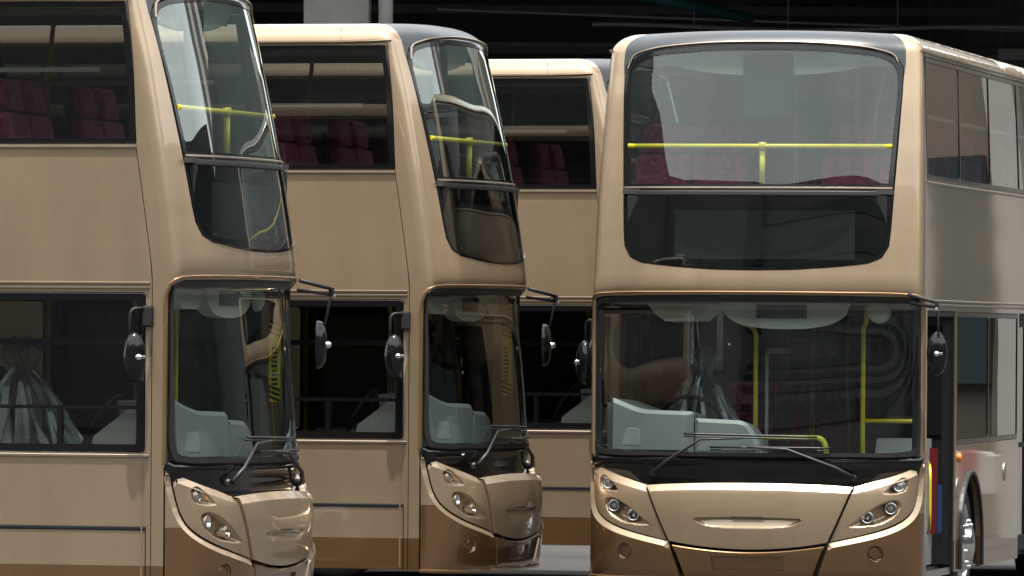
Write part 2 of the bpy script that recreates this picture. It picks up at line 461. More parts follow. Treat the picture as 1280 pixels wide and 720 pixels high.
def panel(name, mats, outline, parent=None, holes=(), prof=LOW, off=0.0, thick=.03, bevel=None, drop=None, gs=GS, gt=GT,
          step=.06, matf=None, bevel_mat=0, cuts=(), flat=False, back=False):
    """a sheet of the bus surface with its own outline, openings, edge chamfer and thickness"""
    outline = dense(ccw(outline), step)
    holes = [dense(ccw(h)[::-1], step) for h in holes]
    offf = off if callable(off) else (lambda s, t: off)
    g = lambda s, t: surf(s, t, prof, offf(s, t))
    top = outline if bevel is None else inset(outline, bevel)
    for c in cuts:
        def split(lp):
            out = []
            for p, q in zip(lp, lp[1:] + lp[:1]):
                out.append(p)
                if (p[1] - c) * (q[1] - c) < 0: out.append((p[0] + (q[0] - p[0]) * (c - p[1]) / (q[1] - p[1]), c))
            return out
        nt_, no_ = [], []
        for i in range(len(top)):
            p, q, po, qo = top[i], top[(i+1) % len(top)], outline[i], outline[(i+1) % len(top)]
            nt_.append(p); no_.append(po)
            if (p[1] - c) * (q[1] - c) < 0:
                k = (c - p[1]) / (q[1] - p[1])
                nt_.append((p[0] + (q[0] - p[0]) * k, c)); no_.append((po[0] + (qo[0] - po[0]) * k, po[1] + (qo[1] - po[1]) * k))
        top, outline, holes = nt_, no_, [split(h) for h in holes]
    loops = [top] + holes
    pts, edges = [], []
    for lp in loops:
        b = len(pts); pts += lp
        edges += [(b+i, b+(i+1) % len(lp)) for i in range(len(lp))]
    nb = len(pts)
    sx0, sx1 = min(p[0] for p in top), max(p[0] for p in top); ty0, ty1 = min(p[1] for p in top), max(p[1] for p in top)
    us = [u for u in gs if sx0 < u < sx1]; ts = [t for t in gt if ty0 < t < ty1]
    near = min(step, .03) * .45
    for u in us:
        for t in ts:
            if inside(top, (u, t)) and not any(inside(h, (u, t)) for h in holes):
                if min(dist_poly(lp, (u, t)) for lp in loops) > near: pts.append((u, t))
    for c in cuts:                                  # a horizontal colour break: vertices exactly on the line
        pts = pts[:nb] + [p for p in pts[nb:] if abs(p[1] - c) > .015]
        bi = [i for i in range(nb) if abs(pts[i][1] - c) < 1e-6]
        xs = [u for u in span(sx0, sx1, .05) if inside(top, (u, c)) and not any(inside(h, (u, c)) for h in holes) and min(dist_poly(lp, (u, c)) for lp in loops) > near]
        k = len(pts); pts += [(u, c) for u in xs]
        ch = sorted([(pts[i][0], i) for i in bi] + [(u, k + j) for j, u in enumerate(xs)])
        edges += [(i, j) for (u, i), (w, j) in zip(ch, ch[1:]) if w - u < .12]
    res = delaunay_2d_cdt([Vector(p) for p in pts], edges, [], 0, 1e-6)
    V2 = [(v.x, v.y) for v in res[0]]
    tris = []
    for f in res[2]:
        c = (sum(V2[i][0] for i in f)/len(f), sum(V2[i][1] for i in f)/len(f))
        if inside(top, c) and not any(inside(h, c) for h in holes):
            f = list(f)
            if area([V2[i] for i in f]) < 0: f = f[::-1]
            tris.append((f, c))
    verts = []; norms = []
    e = .004
    for u, t in V2:
        verts.append(g(u, t))
        if flat: norms.append(normal(u, t, prof))
        else:
            du = g(u+e, t) - g(u-e, t); dv = g(u, min(t+e, TOP)) - g(u, t-e); norms.append(du.cross(dv).normalized())
    faces, fm, fn = [], [], []
    for f, c in tris:
        faces.append(f); fm.append(matf(*c) if matf else 0); fn.append([norms[i] for i in f])
    def quad(a, b, c, d, m):
        n = (c - a).cross(d - b)
        if n.length < 1e-12: return
        n.normalize(); k = len(verts); verts.extend([a, b, c, d]); faces.append([k, k+1, k+2, k+3]); fm.append(m); fn.append([n]*4)
    dp = thick if drop is None else drop
    for li, lp in enumerate(loops):
        n = len(lp)
        for i in range(n):
            a, b = lp[i], lp[(i+1) % n]
            m = matf((a[0]+b[0])/2, (a[1]+b[1])/2) if matf else 0
            if li == 0 and bevel is not None:
                oa, ob = outline[i], outline[(i+1) % n]
                A, B = g(*a), g(*b); Ao, Bo = surf(oa[0], oa[1], prof, offf(*oa) - dp), surf(ob[0], ob[1], prof, offf(*ob) - dp)
                quad(A, Ao, Bo, B, 0 if math.hypot(a[0] - oa[0], a[1] - oa[1]) > .027 else m)
                if thick > dp:
                    quad(Ao, surf(oa[0], oa[1], prof, offf(*oa)-thick), surf(ob[0], ob[1], prof, offf(*ob)-thick), Bo, m)
            elif thick:
                A, B = g(*a), g(*b)
                quad(A, surf(a[0], a[1], prof, offf(*a)-thick), surf(b[0], b[1], prof, offf(*b)-thick), B, m)
    me = bpy.data.meshes.new(name)
    me.from_pydata([tuple(v) for v in verts], [], faces)
    for m in (mats if isinstance(mats, (list, tuple)) else [mats]): me.materials.append(m)
    me.polygons.foreach_set('material_index', fm)
    me.polygons.foreach_set('use_smooth', [True]*len(faces))
    me.update()
    me.normals_split_custom_set([tuple(n) for L in fn for n in L])
    o = link(name, me, parent)
    try: o.cycles.shadow_terminator_geometry_offset = 0.2
    except Exception: pass
    return o
def strip(name, mat, path, w, h, parent, prof=LOW, off=0.0, step=.3):
    """a rounded moulding lying on the surface along a path of (s, t)"""
    P = []
    for a, b in zip(path, path[1:]):
        k = max(1, math.ceil(math.hypot(b[0]-a[0], b[1]-a[1]) / step)); P += [(a[0]+(b[0]-a[0])*j/k, a[1]+(b[1]-a[1])*j/k) for j in range(k)]
    P.append(path[-1]); prs = [(-.5, 0), (-.5, .55), (-.3, 1), (.3, 1), (.5, .55), (.5, 0)]; mb = MB(); ring = []
    for i, (s, t) in enumerate(P):
        a, b = P[max(i-1, 0)], P[min(i+1, len(P)-1)]
        T = (surf(*b, prof) - surf(*a, prof)).normalized(); N = normal(s, t, prof); B = N.cross(T).normalized()
        c = surf(s, t, prof, off); ring.append([c + B*(u*w) + N*(v*h) for u, v in prs])
    n = len(prs)
    for r0, r1 in zip(ring, ring[1:]):
        mb.add(r0 + r1, [(k, (k+1) % n, n+(k+1) % n, n+k) for k in range(n)], 0, False)
    mb.add(ring[0], [tuple(range(n))]); mb.add(ring[-1], [tuple(range(n))])
    return mb.build(name, mat, parent)

# ------------------------------------------------------------------ the double-decker bus (local axes: nose to -Y, up Z, entrance side +X)
bus = empty('bus')
B = bus
SIDE_GS = [s for s in span(1.3, 2.2, .09)] + span(2.3, 6.0, .2) + span(6.4, SEND, .4)
SIDE_GS = sorted([-s for s in SIDE_GS] + SIDE_GS)
SIDE_GT = [.4, .7, 1.0, 1.4, 1.8, 2.2, 2.6] + span(2.8, 4.1, .13) + span(4.14, TOP, .015)
gold_bronze = lambda zz: (lambda s, t: 1 if t < zz else 0)

UP = [(0, 2.578), (.30, 2.583), (.60, 2.603), (.86, 2.632), (.965, 2.675), (1.02, 2.76), (1.036, 2.88), (1.057, 3.15), (1.10, 3.60), (1.142, 4.03),
      (1.135, 4.10), (1.09, 4.158), (1.00, 4.200), (.80, 4.232), (.55, 4.248), (.28, 4.256), (0, 4.257)]
UPF = smooth_poly(mirror(UP), .03)                                # outline of the upper front glazing
# upper front shell: brow, corner pillars and both upper pillars, one pressing
half = [(0, 2.398), (.6, 2.396), (1.16, 2.388), (1.32, 2.374), (1.40, 2.347), (1.433, 2.29), (1.437, 1.70), (1.438, 1.30), (1.442, 1.19), (1.452, 1.168), (1.452, .30),
        (1.535, .30), (1.535, 3.245), (1.403, 4.205), (1.403, 4.22), (1.76, 4.225), (1.76, TOP), (1.168, TOP), (1.16, 4.12)] + UP[9::-1]
panel('front_shell', [GOLD, BRONZE], mirror(half), B, thick=.045, matf=gold_bronze(.535), cuts=(.535,), step=.04)
DOME = [(0, 4.259)] + [(x + .004, t + .003) for x, t in UP[-2:8:-1]] + [(1.158, 4.12), (1.164, TOP)]
panel('roof_dome', SLATE, mirror(DOME + [(0, TOP)]), B, thick=.03, step=.03)

# upper front glazing: frame with a window above and a smoked display pane below
GA = smooth_poly(mirror([(0, 3.222), (.5, 3.222), (1.012, 3.222), (1.05, 3.60), (1.09, 4.01), (1.078, 4.075), (1.03, 4.13), (.93, 4.165), (.6, 4.191), (0, 4.201)]), .03)
GB = smooth_poly(mirror([(0, 2.60), (.4, 2.61), (.85, 2.655), (.945, 2.70), (.995, 2.78), (1.008, 2.88), (1.03, 3.135), (.5, 3.135), (0, 3.135)]), .03)
o = panel('upper_window_frame', BLACK, inset(ccw(UPF), .005), B, holes=[GA, GB], off=.006, thick=.05, bevel=.012, drop=.006)
panel('upper_front_window', G_FRONT, inset(ccw(GA), .002), o, thick=.01)
panel('display_window', G_DARK, inset(ccw(GB), .002), o, thick=.01)
strip('window_bar', TRIM, [(-1.04, 3.195), (1.04, 3.195)], .016, .010, o, off=.004, step=.06)
strip('window_bar', RUBBER, [(-1.04, 3.155), (1.04, 3.155)], .04, .006, o, off=.004, step=.06)
strip('window_trim', TRIM, [(x, t + .026) for x, t in smooth_poly([(-1.10, 4.06), (-1.06, 4.15), (-.93, 4.192), (-.6, 4.224), (0, 4.238), (.6, 4.224), (.93, 4.192), (1.06, 4.15), (1.10, 4.06)], .04, closed=False)], .012, .016, o, off=.006, step=.05)

# windscreen: rubber surround, glass, gloss mask below it
WO = smooth_poly(mirror([(0, 1.183), (.7, 1.185), (1.25, 1.192), (1.385, 1.215), (1.425, 1.28), (1.430, 1.6), (1.429, 2.0), (1.426, 2.28), (1.395, 2.340), (1.315, 2.366), (1.16, 2.380), (.6, 2.390), (0, 2.392)]), .04)
WI = smooth_poly(mirror([(0, 1.225), (.7, 1.228), (1.20, 1.245), (1.31, 1.268), (1.352, 1.33), (1.358, 1.6), (1.355, 1.95), (1.345, 2.24), (1.31, 2.305), (1.23, 2.332), (1.0, 2.340), (.6, 2.346), (0, 2.348)]), .04)
wof = lambda d: (lambda s, t: d - .022 * sstep(1.05, 1.35, abs(s)))
o = panel('windscreen_surround', RUBBER, WO, B, holes=[WI], off=wof(.004), thick=.05, bevel=.016, drop=.016, step=.04)
panel('windscreen', G_SCREEN, inset(ccw(WI), .002), o, off=wof(-.006), thick=.01, step=.05)
rim = smooth_poly([(-1.452, 1.20), (-1.449, 1.6), (-1.447, 2.05), (-1.442, 2.29), (-1.41, 2.362), (-1.32, 2.394), (-1.16, 2.408), (-.6, 2.416), (0, 2.418), (.6, 2.416), (1.16, 2.408), (1.32, 2.394), (1.41, 2.362), (1.442, 2.29), (1.447, 2.05), (1.449, 1.6), (1.452, 1.20)], .035, closed=False)
strip('windscreen_rim', RIM_BOUNCE, rim, .022, .012, B, step=.05)
moff = lambda s, t: -.035 * (1 - sstep(1.06, 1.15, t)) + .006
panel('windscreen_mask', BLACK, mirror([(0, .30), (1.445, .30), (1.445, 1.155), (1.44, 1.195), (1.425, 1.21), (1.37, 1.19), (.7, 1.178), (0, 1.176)]), B, off=moff, thick=.03, bevel=.012, drop=.012)

# nose: centre flap between two lamp wings over a three-piece bumper
def wtop(k, side=.008):
    return lambda n, m: k if n[1] > .55 and m[1] > .9 else side
NO = smooth_poly(mirror([(0, .503), (.22, .511), (.42, .531), (.60, .560), (.70, .78), (.787, .985), (.60, .996), (.3, 1.004), (0, 1.006)]), .04)
SL = smooth_poly(mirror([(0, .657), (.18, .662), (.31, .677), (.375, .70), (.43, .741), (.25, .747), (0, .750)]), .02, sharp=40)
slot_c = ccw(SL)
nose = panel('nose_flap', GOLD, NO, B, holes=[SL], prof=NOSE, thick=.07, bevel=wtop(.055), drop=.034, step=.04)
panel('flap_handle_recess', GOLD, inset(slot_c, -.001), nose, prof=NOSE, thick=.002, step=.02, gs=span(-.45, .45, .02), gt=span(.64, .76, .008),
      off=lambda s, t: -.032 * sstep(.655, .738, t) * sstep(0, .016, dist_poly(slot_c, (s, t))) - .001)
panel('flap_slit', MATTE, [(-.12, .744), (.12, .744), (.12, .753), (-.12, .753)], nose, prof=NOSE, off=.001, thick=.004)
LAMPS = [(1.172, .994, .046), (1.102, .823, .047), (.908, .755, .047)]
PK1 = smooth_poly([(1.235, .985), (1.225, 1.035), (1.18, 1.052), (1.11, 1.02), (1.05, .975), (1.0, .925), (1.07, .922), (1.15, .928), (1.205, .945)], .015, sharp=70)
PK2 = smooth_poly([(1.168, .845), (1.15, .875), (1.09, .885), (1.0, .86), (.88, .79), (.80, .73), (.725, .675), (.80, .672), (.90, .680), (1.01, .70), (1.10, .745), (1.155, .80)], .015, sharp=70)
WG = [(.797, .988), (1.0, 1.035), (1.20, 1.085), (1.37, 1.130), (1.398, 1.10), (1.375, 1.0), (1.335, .88), (1.285, .805), (1.20, .742), (1.05, .676), (.90, .632), (.612, .566), (.70, .766)]
CN = [(.606, .561), (.90, .625), (1.055, .668), (1.207, .734), (1.293, .799), (1.344, .876), (1.385, 1.0), (1.409, 1.10), (1.40, 1.138), (1.443, 1.158), (1.443, .285), (1.2, .285), (.8, .285), (.508, .285), (.545, .40)]
def place_normal(s, t, prof, off, fwd=.75):
    n = normal(s, t, prof); d = (n * (1 - fwd) + Vector((0, -1, 0)) * fwd).normalized()
    M = d.to_track_quat('Z', 'Y').to_matrix().to_4x4(); M.translation = surf(s, t, prof) + n * off
    return M
for sd in (1, -1):
    m = (lambda p: p) if sd > 0 else flip
    ws = smooth_poly(WG, .035)
    wing = panel('headlight_wing', GOLD, m(ws), B, holes=[m(PK1), m(PK2)], prof=NOSE, off=-.012, thick=.07, bevel=wtop(.05, .004), drop=.03, step=.035)
    for pk, dpt in ((PK1, .068), (PK2, .072)):
        q = ccw(m(pk))
        us = [p[0] for p in q]; tail = min(abs(u) for u in us); head = max(abs(u) for u in us)
        panel('lamp_pocket', GOLD, inset(q, -.001), wing, prof=NOSE, thick=.002, step=.015, gs=span(min(us), max(us), .014), gt=span(.6, 1.1, .012),
              off=lambda s, t, q=q, tail=tail, head=head, dpt=dpt: -.013 - dpt * sstep(0, .04, dist_poly(q, (s, t))) * (.25 + .75 * sstep(tail, tail + .6 * (head - tail), abs(s))))
    for i, (s, t, r) in enumerate(LAMPS):
        M = place_normal(sd * s, t, NOSE, -.062)
        lm = MB()
        k = r / .047
        lm.lathe([(.047*k, -.03), (.047*k, .028), (.044*k, .034), (.037*k, .034), (.034*k, .026)], M, 28, [1, 1, 0, 0])
        if i == 0: lm.lathe([(.034*k, .026), (.03*k, .033), (.018*k, .038), (.0005, .040)], M, 28, [2, 2, 2])
        elif i == 1: lm.lathe([(.034*k, .026), (.026*k, .006), (.024*k, .006), (.022*k, .016), (.012*k, .020), (.0005, .021)], M, 28, [0, 0, 3, 3, 3])
        else: lm.lathe([(.034*k, .026), (.030*k, .012), (.018*k, -.004), (.013*k, -.004), (.012*k, .012), (.006*k, .016), (.0005, .017)], M, 28, [0, 0, 0, 3, 2, 2])
        lm.build('headlight', [CHROME, GOLD, LENS, GREY], wing)
    fs, ft = sd * .952, .485
    fog = [(fs + .062 * math.cos(a), ft + .062 * math.sin(a)) for a in [2 * math.pi * k / 28 for k in range(28)]]
    def cb(n, mp, sd=sd): return .036 if n[1] * .9 - n[0] * sd * .75 > .45 and mp[1] > .53 and mp[1] < 1.15 else (.012 if n[1] < -.5 else .006)
    corner = panel('bumper_corner', [GOLD, BRONZE], m(smooth_poly(CN, .035)), B, holes=[fog], prof=NOSE, off=.012, thick=.075, bevel=cb, drop=.028, matf=gold_bronze(.785), cuts=(.785,), step=.035)
    me = corner.data
    fc = inset(ccw(fog), .003)
    panel('fog_light_cover', BRONZE, fc, corner, prof=NOSE, step=.01, thick=.02, gs=span(fs-.07, fs+.07, .012), gt=span(ft-.07, ft+.07, .012),
          off=lambda s, t, fs=fs, ft=ft: .010 - .026 * sstep(.060, .052, math.hypot(s-fs, t-ft)) + .012 * sstep(.046, .040, math.hypot(s-fs, t-ft)))
PLT = [(.285, .503), (.268, .352)]
plate = [(-.285, .508), (-.268, .352), (.268, .352), (.285, .508)]
BC = smooth_poly(mirror([(0, .285), (.25, .285), (.478, .285), (.52, .40), (.578, .541), (.42, .519), (.22, .499), (0, .491)]), .04)
bc = panel('bumper', BRONZE, BC, B, holes=[[(-.275, .462), (-.268, .355), (.268, .355), (.275, .462)]], prof=NOSE, off=.004, thick=.06, bevel=.008, drop=.01)
panel('number_plate_recess', BRONZE, [(-.274, .461), (-.267, .356), (.267, .356), (.274, .461)], bc, prof=NOSE, off=-.014, thick=.01)
strip('bumper_lip', BRONZE, [(-1.44, .292), (1.44, .292)], .03, .03, bc, prof=NOSE, off=-.004, step=.06)

# sides
def arch_poly(c, sd, r=.60, z=.47, h=1.045):
    p = [(sy(c) - r, .25)] + [(sy(c) - r * math.cos(a), z + (h - z) * math.sin(a)) for a in [math.pi * k / 24 for k in range(25)]] + [(sy(c) + r, .25)]
    return p if sd > 0 else flip(p)
def rect(y0, y1, z0, z1, sd, r=.03):
    p = fillet([(sy(y0), z0), (sy(y1), z0), (sy(y1), z1), (sy(y0), z1)], r)
    return p if sd > 0 else flip(p)
UPW = [(1.524, 3.265), (sy(11.3), 3.265), (sy(11.3), 4.196), (1.416, 4.196)]
AX = (2.95, 8.45, 9.75)
def ring_window(fname, pname, hole, panes, frame_mat=BLACK, pane_mat=G_SIDE):
    fr = panel(fname, frame_mat, inset(ccw(hole), .004), B, holes=panes, off=.003, thick=.035, bevel=.006, drop=.004, gs=SIDE_GS, gt=SIDE_GT, step=.12)
    for p in panes: panel(pname, pane_mat, inset(ccw(p), .002), fr, off=-.003, thick=.008, gs=SIDE_GS, gt=SIDE_GT, step=.12)
    return fr
for sd in (1, -1):
    m = (lambda p: p) if sd > 0 else flip
    holes = [m(fillet(UPW, [.02, .03, .03, .02]))]
    if sd > 0:
        holes += [rect(2.15, 5.64, 1.27, 2.29, 1), rect(7.10, 10.9, 1.27, 2.29, 1)]
        doors = [(.62, 2.09), (5.72, 7.02)]
    else:
        holes += [rect(.588, 2.2, 1.265, 2.305, -1), rect(4.2, 10.9, 1.265, 2.305, -1)]
        doors = []
    # outline with the doorways, hatch and wheel arches cut in from below
    cutouts = [[(sy(a), .30), (sy(a), 2.293), (sy(b), 2.293), (sy(b), .30)] for a, b in doors]
    for c in AX:
        p = arch_poly(c, 1); cutouts.append([(p[0][0], .30)] + p[1:-1] + [(p[-1][0], .30)])
    if sd < 0: cutouts.append([(sy(.578), .30), (sy(.578), .79), (sy(1.98), .79), (sy(1.98), .30)])
    cutouts.sort(key=lambda c: c[0][0])
    bot = [(1.541, .30)] + [q for c in cutouts for q in c] + [(SEND - .002, .30)]
    out = bot + [(SEND - .002, TOP), (1.766, TOP), (1.766, 4.217), (1.409, 4.214), (1.541, 3.249)]
    side = panel('side_panel', [GOLD, BRONZE], m(out), B, holes=holes, thick=.04, gs=SIDE_GS, gt=SIDE_GT, step=.15, matf=gold_bronze(.535), cuts=(.535,))
    # upper windows: one long frame, a pane per bay
    bays = [.0, 2.30, 4.05, 5.80, 7.55, 9.30, 11.3]
    panes = []
    for i in range(6):
        a = (1.524 + .05, 1.418 + .045) if i == 0 else (sy(bays[i]) + .022,) * 2
        b = sy(bays[i+1]) - (.05 if i == 5 else .022)
        panes.append(m(fillet([(a[0], 3.305), (b, 3.305), (b, 4.155), (a[1], 4.155)], .02)))
    ring_window('upper_side_frame', 'upper_side_window', holes[0], panes, pane_mat=G_NEAR if sd > 0 else G_SIDE)
    if sd > 0:
        ring_window('side_frame', 'side_window', holes[1], [rect(2.19, 3.90, 1.31, 2.25, 1), rect(3.94, 5.60, 1.31, 2.25, 1)], pane_mat=G_LOWER)
        ring_window('side_frame', 'side_window', holes[2], [rect(7.15 + 1.25 * i, 8.36 + 1.25 * i, 1.31, 2.25, 1) for i in range(3)], pane_mat=G_LOWER)
    else:
        dp = [rect(.648, 2.14, 1.572, 2.25, -1, .02), rect(.648, 1.155, 1.32, 1.545, -1, .015), rect(1.192, 2.14, 1.32, 1.545, -1, .015)]
        ring_window('driver_window_frame', 'driver_window', holes[1], dp, pane_mat=G_DRIVER)
        ring_window('side_frame', 'side_window', holes[2], [rect(4.25 + 1.67 * i, 5.88 + 1.67 * i, 1.32, 2.25, -1) for i in range(4)], pane_mat=G_LOWER)
        hb = panel('luggage_hatch', [GOLD, BRONZE], m([(sy(.586), .305), (sy(1.97), .305), (sy(1.97), .762), (sy(.586), .762)]), B, off=-.001, thick=.03, gs=SIDE_GS, gt=SIDE_GT, matf=gold_bronze(.535), cuts=(.535,))
        strip('hatch_seal', RUBBER, m([(sy(.578), .777), (sy(1.97), .777)]), .024, .004, hb, step=.3)
    strip('gutter', GOLD, m([(1.355, 4.232), (1.8, 4.223), (sy(11.4), 4.223)]), .022, .03, side)
    for z in (2.335, 2.365): strip('waist_moulding', TRIM, m([(1.552, z), (sy(11.6), z)]), .016, .012, side, step=.5)
    if sd < 0: strip('window_sill', TRIM, m([(1.552, 1.245), (sy(11.0), 1.245)]), .022, .01, side, step=.5)
    strip('window_sill', TRIM, m([(1.532, 3.247), (sy(11.4), 3.247)]), .018, .014, side, step=.5)
    strip('panel_joint', GOLD, m([(1.60, .32), (1.60, 1.27)] if sd < 0 else [(sy(2.12), .32), (sy(2.12), 2.29)]), .012, .006, side, step=.5)
    for c in AX:
        p = arch_poly(c, 1)[1:-1]
        strip('wheel_arch_trim', RUBBER, m([(p[0][0], .31)] + p + [(p[-1][0], .31)]), .035, .025, side, step=.2)
        ma = MB()                                   # inner arch
        q = [(c - .62 * math.cos(a), .47 + .60 * math.sin(a)) for a in [math.pi * k / 12 for k in range(13)]]
        x0, x1 = sd * 1.215, sd * .75
        for (ya, za), (yb, zb) in zip(q, q[1:]): ma.add([(x0, ya, za), (x0, yb, zb), (x1, yb, zb), (x1, ya, za)], [(0, 1, 2, 3)], 0)
        ma.add([(x1, y_, z_) for y_, z_ in q] , [tuple(range(len(q)))], 0)
        ma.build('wheel_housing', MATTE, B)
        # wheel
        M = Matrix.Translation((sd * (1.20 if c < 3 else 1.17), c, .49)) @ Matrix.Rotation(R(90) * sd, 4, 'Y')
        wh = empty('wheel'); wh.parent = B
        t_ = MB(); t_.lathe([(.30, -.26), (.44, -.265), (.485, -.24), (.49, -.2), (.49, -.06), (.48, -.02), (.44, .0), (.34, -.005), (.30, -.03), (.29, -.26)], M, 40)
        t_.build('tyre', TYRE, wh)
        rm = MB(); rm.lathe([(.325, -.03), (.33, .0), (.315, .006), (.30, -.02), (.275, -.06), (.20, -.03 + (.06 if c < 3 else -.04)), (.15, .03 if c < 3 else -.08), (.135, .07 if c < 3 else -.1), (.06, .085 if c < 3 else -.1), (.001, .087 if c < 3 else -.1)], M, 36)
        for k in range(10):
            w = 2 * math.pi * k / 10
            N_ = M @ Matrix.Translation((.175 * math.cos(w), .175 * math.sin(w), .0 if c < 3 else -.07))
            rm.lathe([(.02, -.03), (.02, .05), (.012, .06), (.0005, .061)], N_, 8)
        rm.build('rim', CHROME, wh)
rp = MB()                                           # roof skin between both cant rails
ss = [x for x in span(0, S0, .06)] + span(S0 + .3, SEND - .3, .5) + [SEND - .15, SEND]
rows = []
for s in ss:
    a = surf(s, TOP); b = surf(-s, TOP); row = []
    for k in range(13):
        x = b.x + (a.x - b.x) * k / 12
        row.append((x, a.y, 4.355 + .03 * (1 - (x / 1.15) ** 2)))
    rows.append(row)
flat = [p for r_ in rows for p in r_]
fs_ = [(i*13+k, i*13+k+1, (i+1)*13+k+1, (i+1)*13+k) for i in range(len(rows)-1) for k in range(12)]
rp.v = flat; rp.f = [list(f) for f in fs_]; rp.m = [1 if rows[f[0]//13][0][1] < .95 else 0 for f in fs_]; rp.sm = [True]*len(fs_)
rp.build('roof', [GOLD, SLATE], B)

# doors: front doorway with both leaves folded inwards, closed exit door
def leaf(y0, y1, ang, hinge_first, pane=None):
    d = MB(); fr = .05; w = y1 - y0
    for a, b in (((0, .36), (fr, 2.27)), ((w - fr, .36), (w, 2.27)), ((fr, .36), (w - fr, .48)), ((fr, 2.18), (w - fr, 2.27)), ((fr, 1.2), (w - fr, 1.24))):
        d.box((-.02, a[0], a[1]), (.02, b[0], b[1]), 0)
    d.box((-.004, fr, .48), (.004, w - fr, 2.18), 1)
    M = Matrix.Translation((1.215, y0, 0)) @ Matrix.Rotation(ang, 4, 'Z') if hinge_first else Matrix.Translation((1.215, y1, 0)) @ Matrix.Rotation(ang, 4, 'Z') @ Matrix.Translation((0, -w, 0))
    d.v = [tuple(M @ Vector(v)) for v in d.v]
    return d.build('door', [MATTE, pane or G_DOOR], B), M, w
def front_doors(fold):
    for y0, y1, ang, first in (((.66, 1.33, 0, True), (1.40, 2.05, 0, False)) if not fold else ((1.30, 1.97, -fold, False), (1.40, 2.05, -fold, False))):
        d, M, w = leaf(y0, y1, R(ang), first); u = .16 if first else w - .16
        h = MB(); h.tube(bend([M @ Vector(p) for p in ((-.03, u, .64), (-.09, u, .68), (-.09, u, 1.16), (-.03, u, 1.20))], .06), .014, 0, 8); h.build('door_handle', YELLOW, d)
for a, b in ((5.74, 6.36), (6.38, 7.0)):
    leaf(a, b, 0, True)
for a, b in ((.62, 2.09), (5.72, 7.02)):
    fr = MB(); fr.box((1.14, a, .30), (1.243, a + .035, 2.293)); fr.box((1.14, b - .035, .30), (1.243, b, 2.293)); fr.box((1.14, a + .035, 2.25), (1.243, b - .035, 2.293)); fr.build('door_frame', MATTE, B)
pl = MB(); pl.tube(bend([(1.21, .98, 1.16), (1.262, .74, 1.12), (1.262, .74, .68), (1.21, .98, .62)], .10, 8), .011, 0, 10); pl.build('entrance_rail', YELLOW, B)
st = MB(); st.box((.80, .66, .28), (1.20, 2.05, .33), 0); st.box((.78, .66, .33), (.80, 2.05, .60), 1); st.box((1.20, .66, .285), (1.225, 2.05, .335), 2); st.build('entrance_step', [DARKGREY, GREY, ALU], B)
pn = MB(); pn.box((1.09, 1.80, .60), (1.155, 1.83, 1.25)); pn.build('red_partition', RED, B)
pn = MB(); pn.box((1.158, 1.80, .60), (1.19, 1.83, .97)); pn.build('blue_partition', BLUE, B)
mk = MB(); mk.lathe([(.035, -.01), (.035, .012), (.025, .026), (.0005, .03)], Matrix.Translation((1.25, 2.29, 1.17)) @ Matrix.Rotation(R(90), 4, 'Y'), 16); mk.build('side_marker_light', AMBER, B)
for yy, zz in ((2.24, .94), (4.9, 1.02)):
    mk = MB(); mk.lathe([(.075, 0), (.075, .006), (.06, .01), (.03, .008), (.0005, .008)], Matrix.Translation((1.25, yy, zz)) @ Matrix.Rotation(R(90), 4, 'Y'), 24); mk.build('filler_cap', ALU, B)

# ---- cab and saloons inside
fl = MB(); fl.box((-1.17, .75, .30), (1.13, 11.6, .345), 0); fl.box((-1.17, .5, .30), (.78, .75, .62), 0); fl.build('lower_floor', DARKGREY, B)
uf = MB(); uf.box((-1.20, .62, 2.36), (1.20, 11.7, 2.44), 0); uf.box((-1.02, .42, 2.37), (1.02, .62, 2.43), 0); uf.build('upper_floor', PANEL, B)
ce = MB(); ce.box((-1.08, 1.05, 4.20), (1.08, 11.5, 4.23), 0); ce.prism([(.80, 4.12), (1.05, 4.20), (1.05, 4.23), (.80, 4.23)], -1.0, 1.0, 'x', 0); ce.build('upper_ceiling', CEIL, B)
for sd in (1, -1):
    li = MB(); li.box((sd * 1.165, .75, 2.44), (sd * 1.195, 11.5, 3.27)); li.build('upper_lining', PANEL, B)
    lk = MB(); lk.box((sd * .93, 1.2, 4.155), (sd * 1.13, 11.4, 4.20)); lk.build('ceiling_cove', GREY, B)
li = MB(); li.box((-1.185, 2.25, .345), (-1.165, 11.4, 1.27)); li.build('lower_lining', GREY, B)
li = MB(); li.box((1.165, 3.7, .345), (1.185, 5.6, 1.25)); li.build('lower_lining', GREY, B)
bw = MB(); bw.box((-1.1, 11.52, .4), (1.1, 11.56, 4.2)); bw.build('rear_bulkhead', GREY, B)
# display box behind the smoked pane
db = MB(); db.box((-.98, .36, 2.62), (.98, .40, 3.14), 0); db.box((-1.02, .36, 3.15), (1.02, .78, 3.185), 1); db.build('display_box', [MATTE, DARKGREY], B)
df = MB(); df.box((-.62, .352, 2.665), (.74, .359, 3.03), 0); df.build('destination_display', DISPLAY, B)
df = MB(); df.box((-.60, .346, 2.685), (-.54, .351, 2.70), 0); df.build('display_label', WHITE, B)
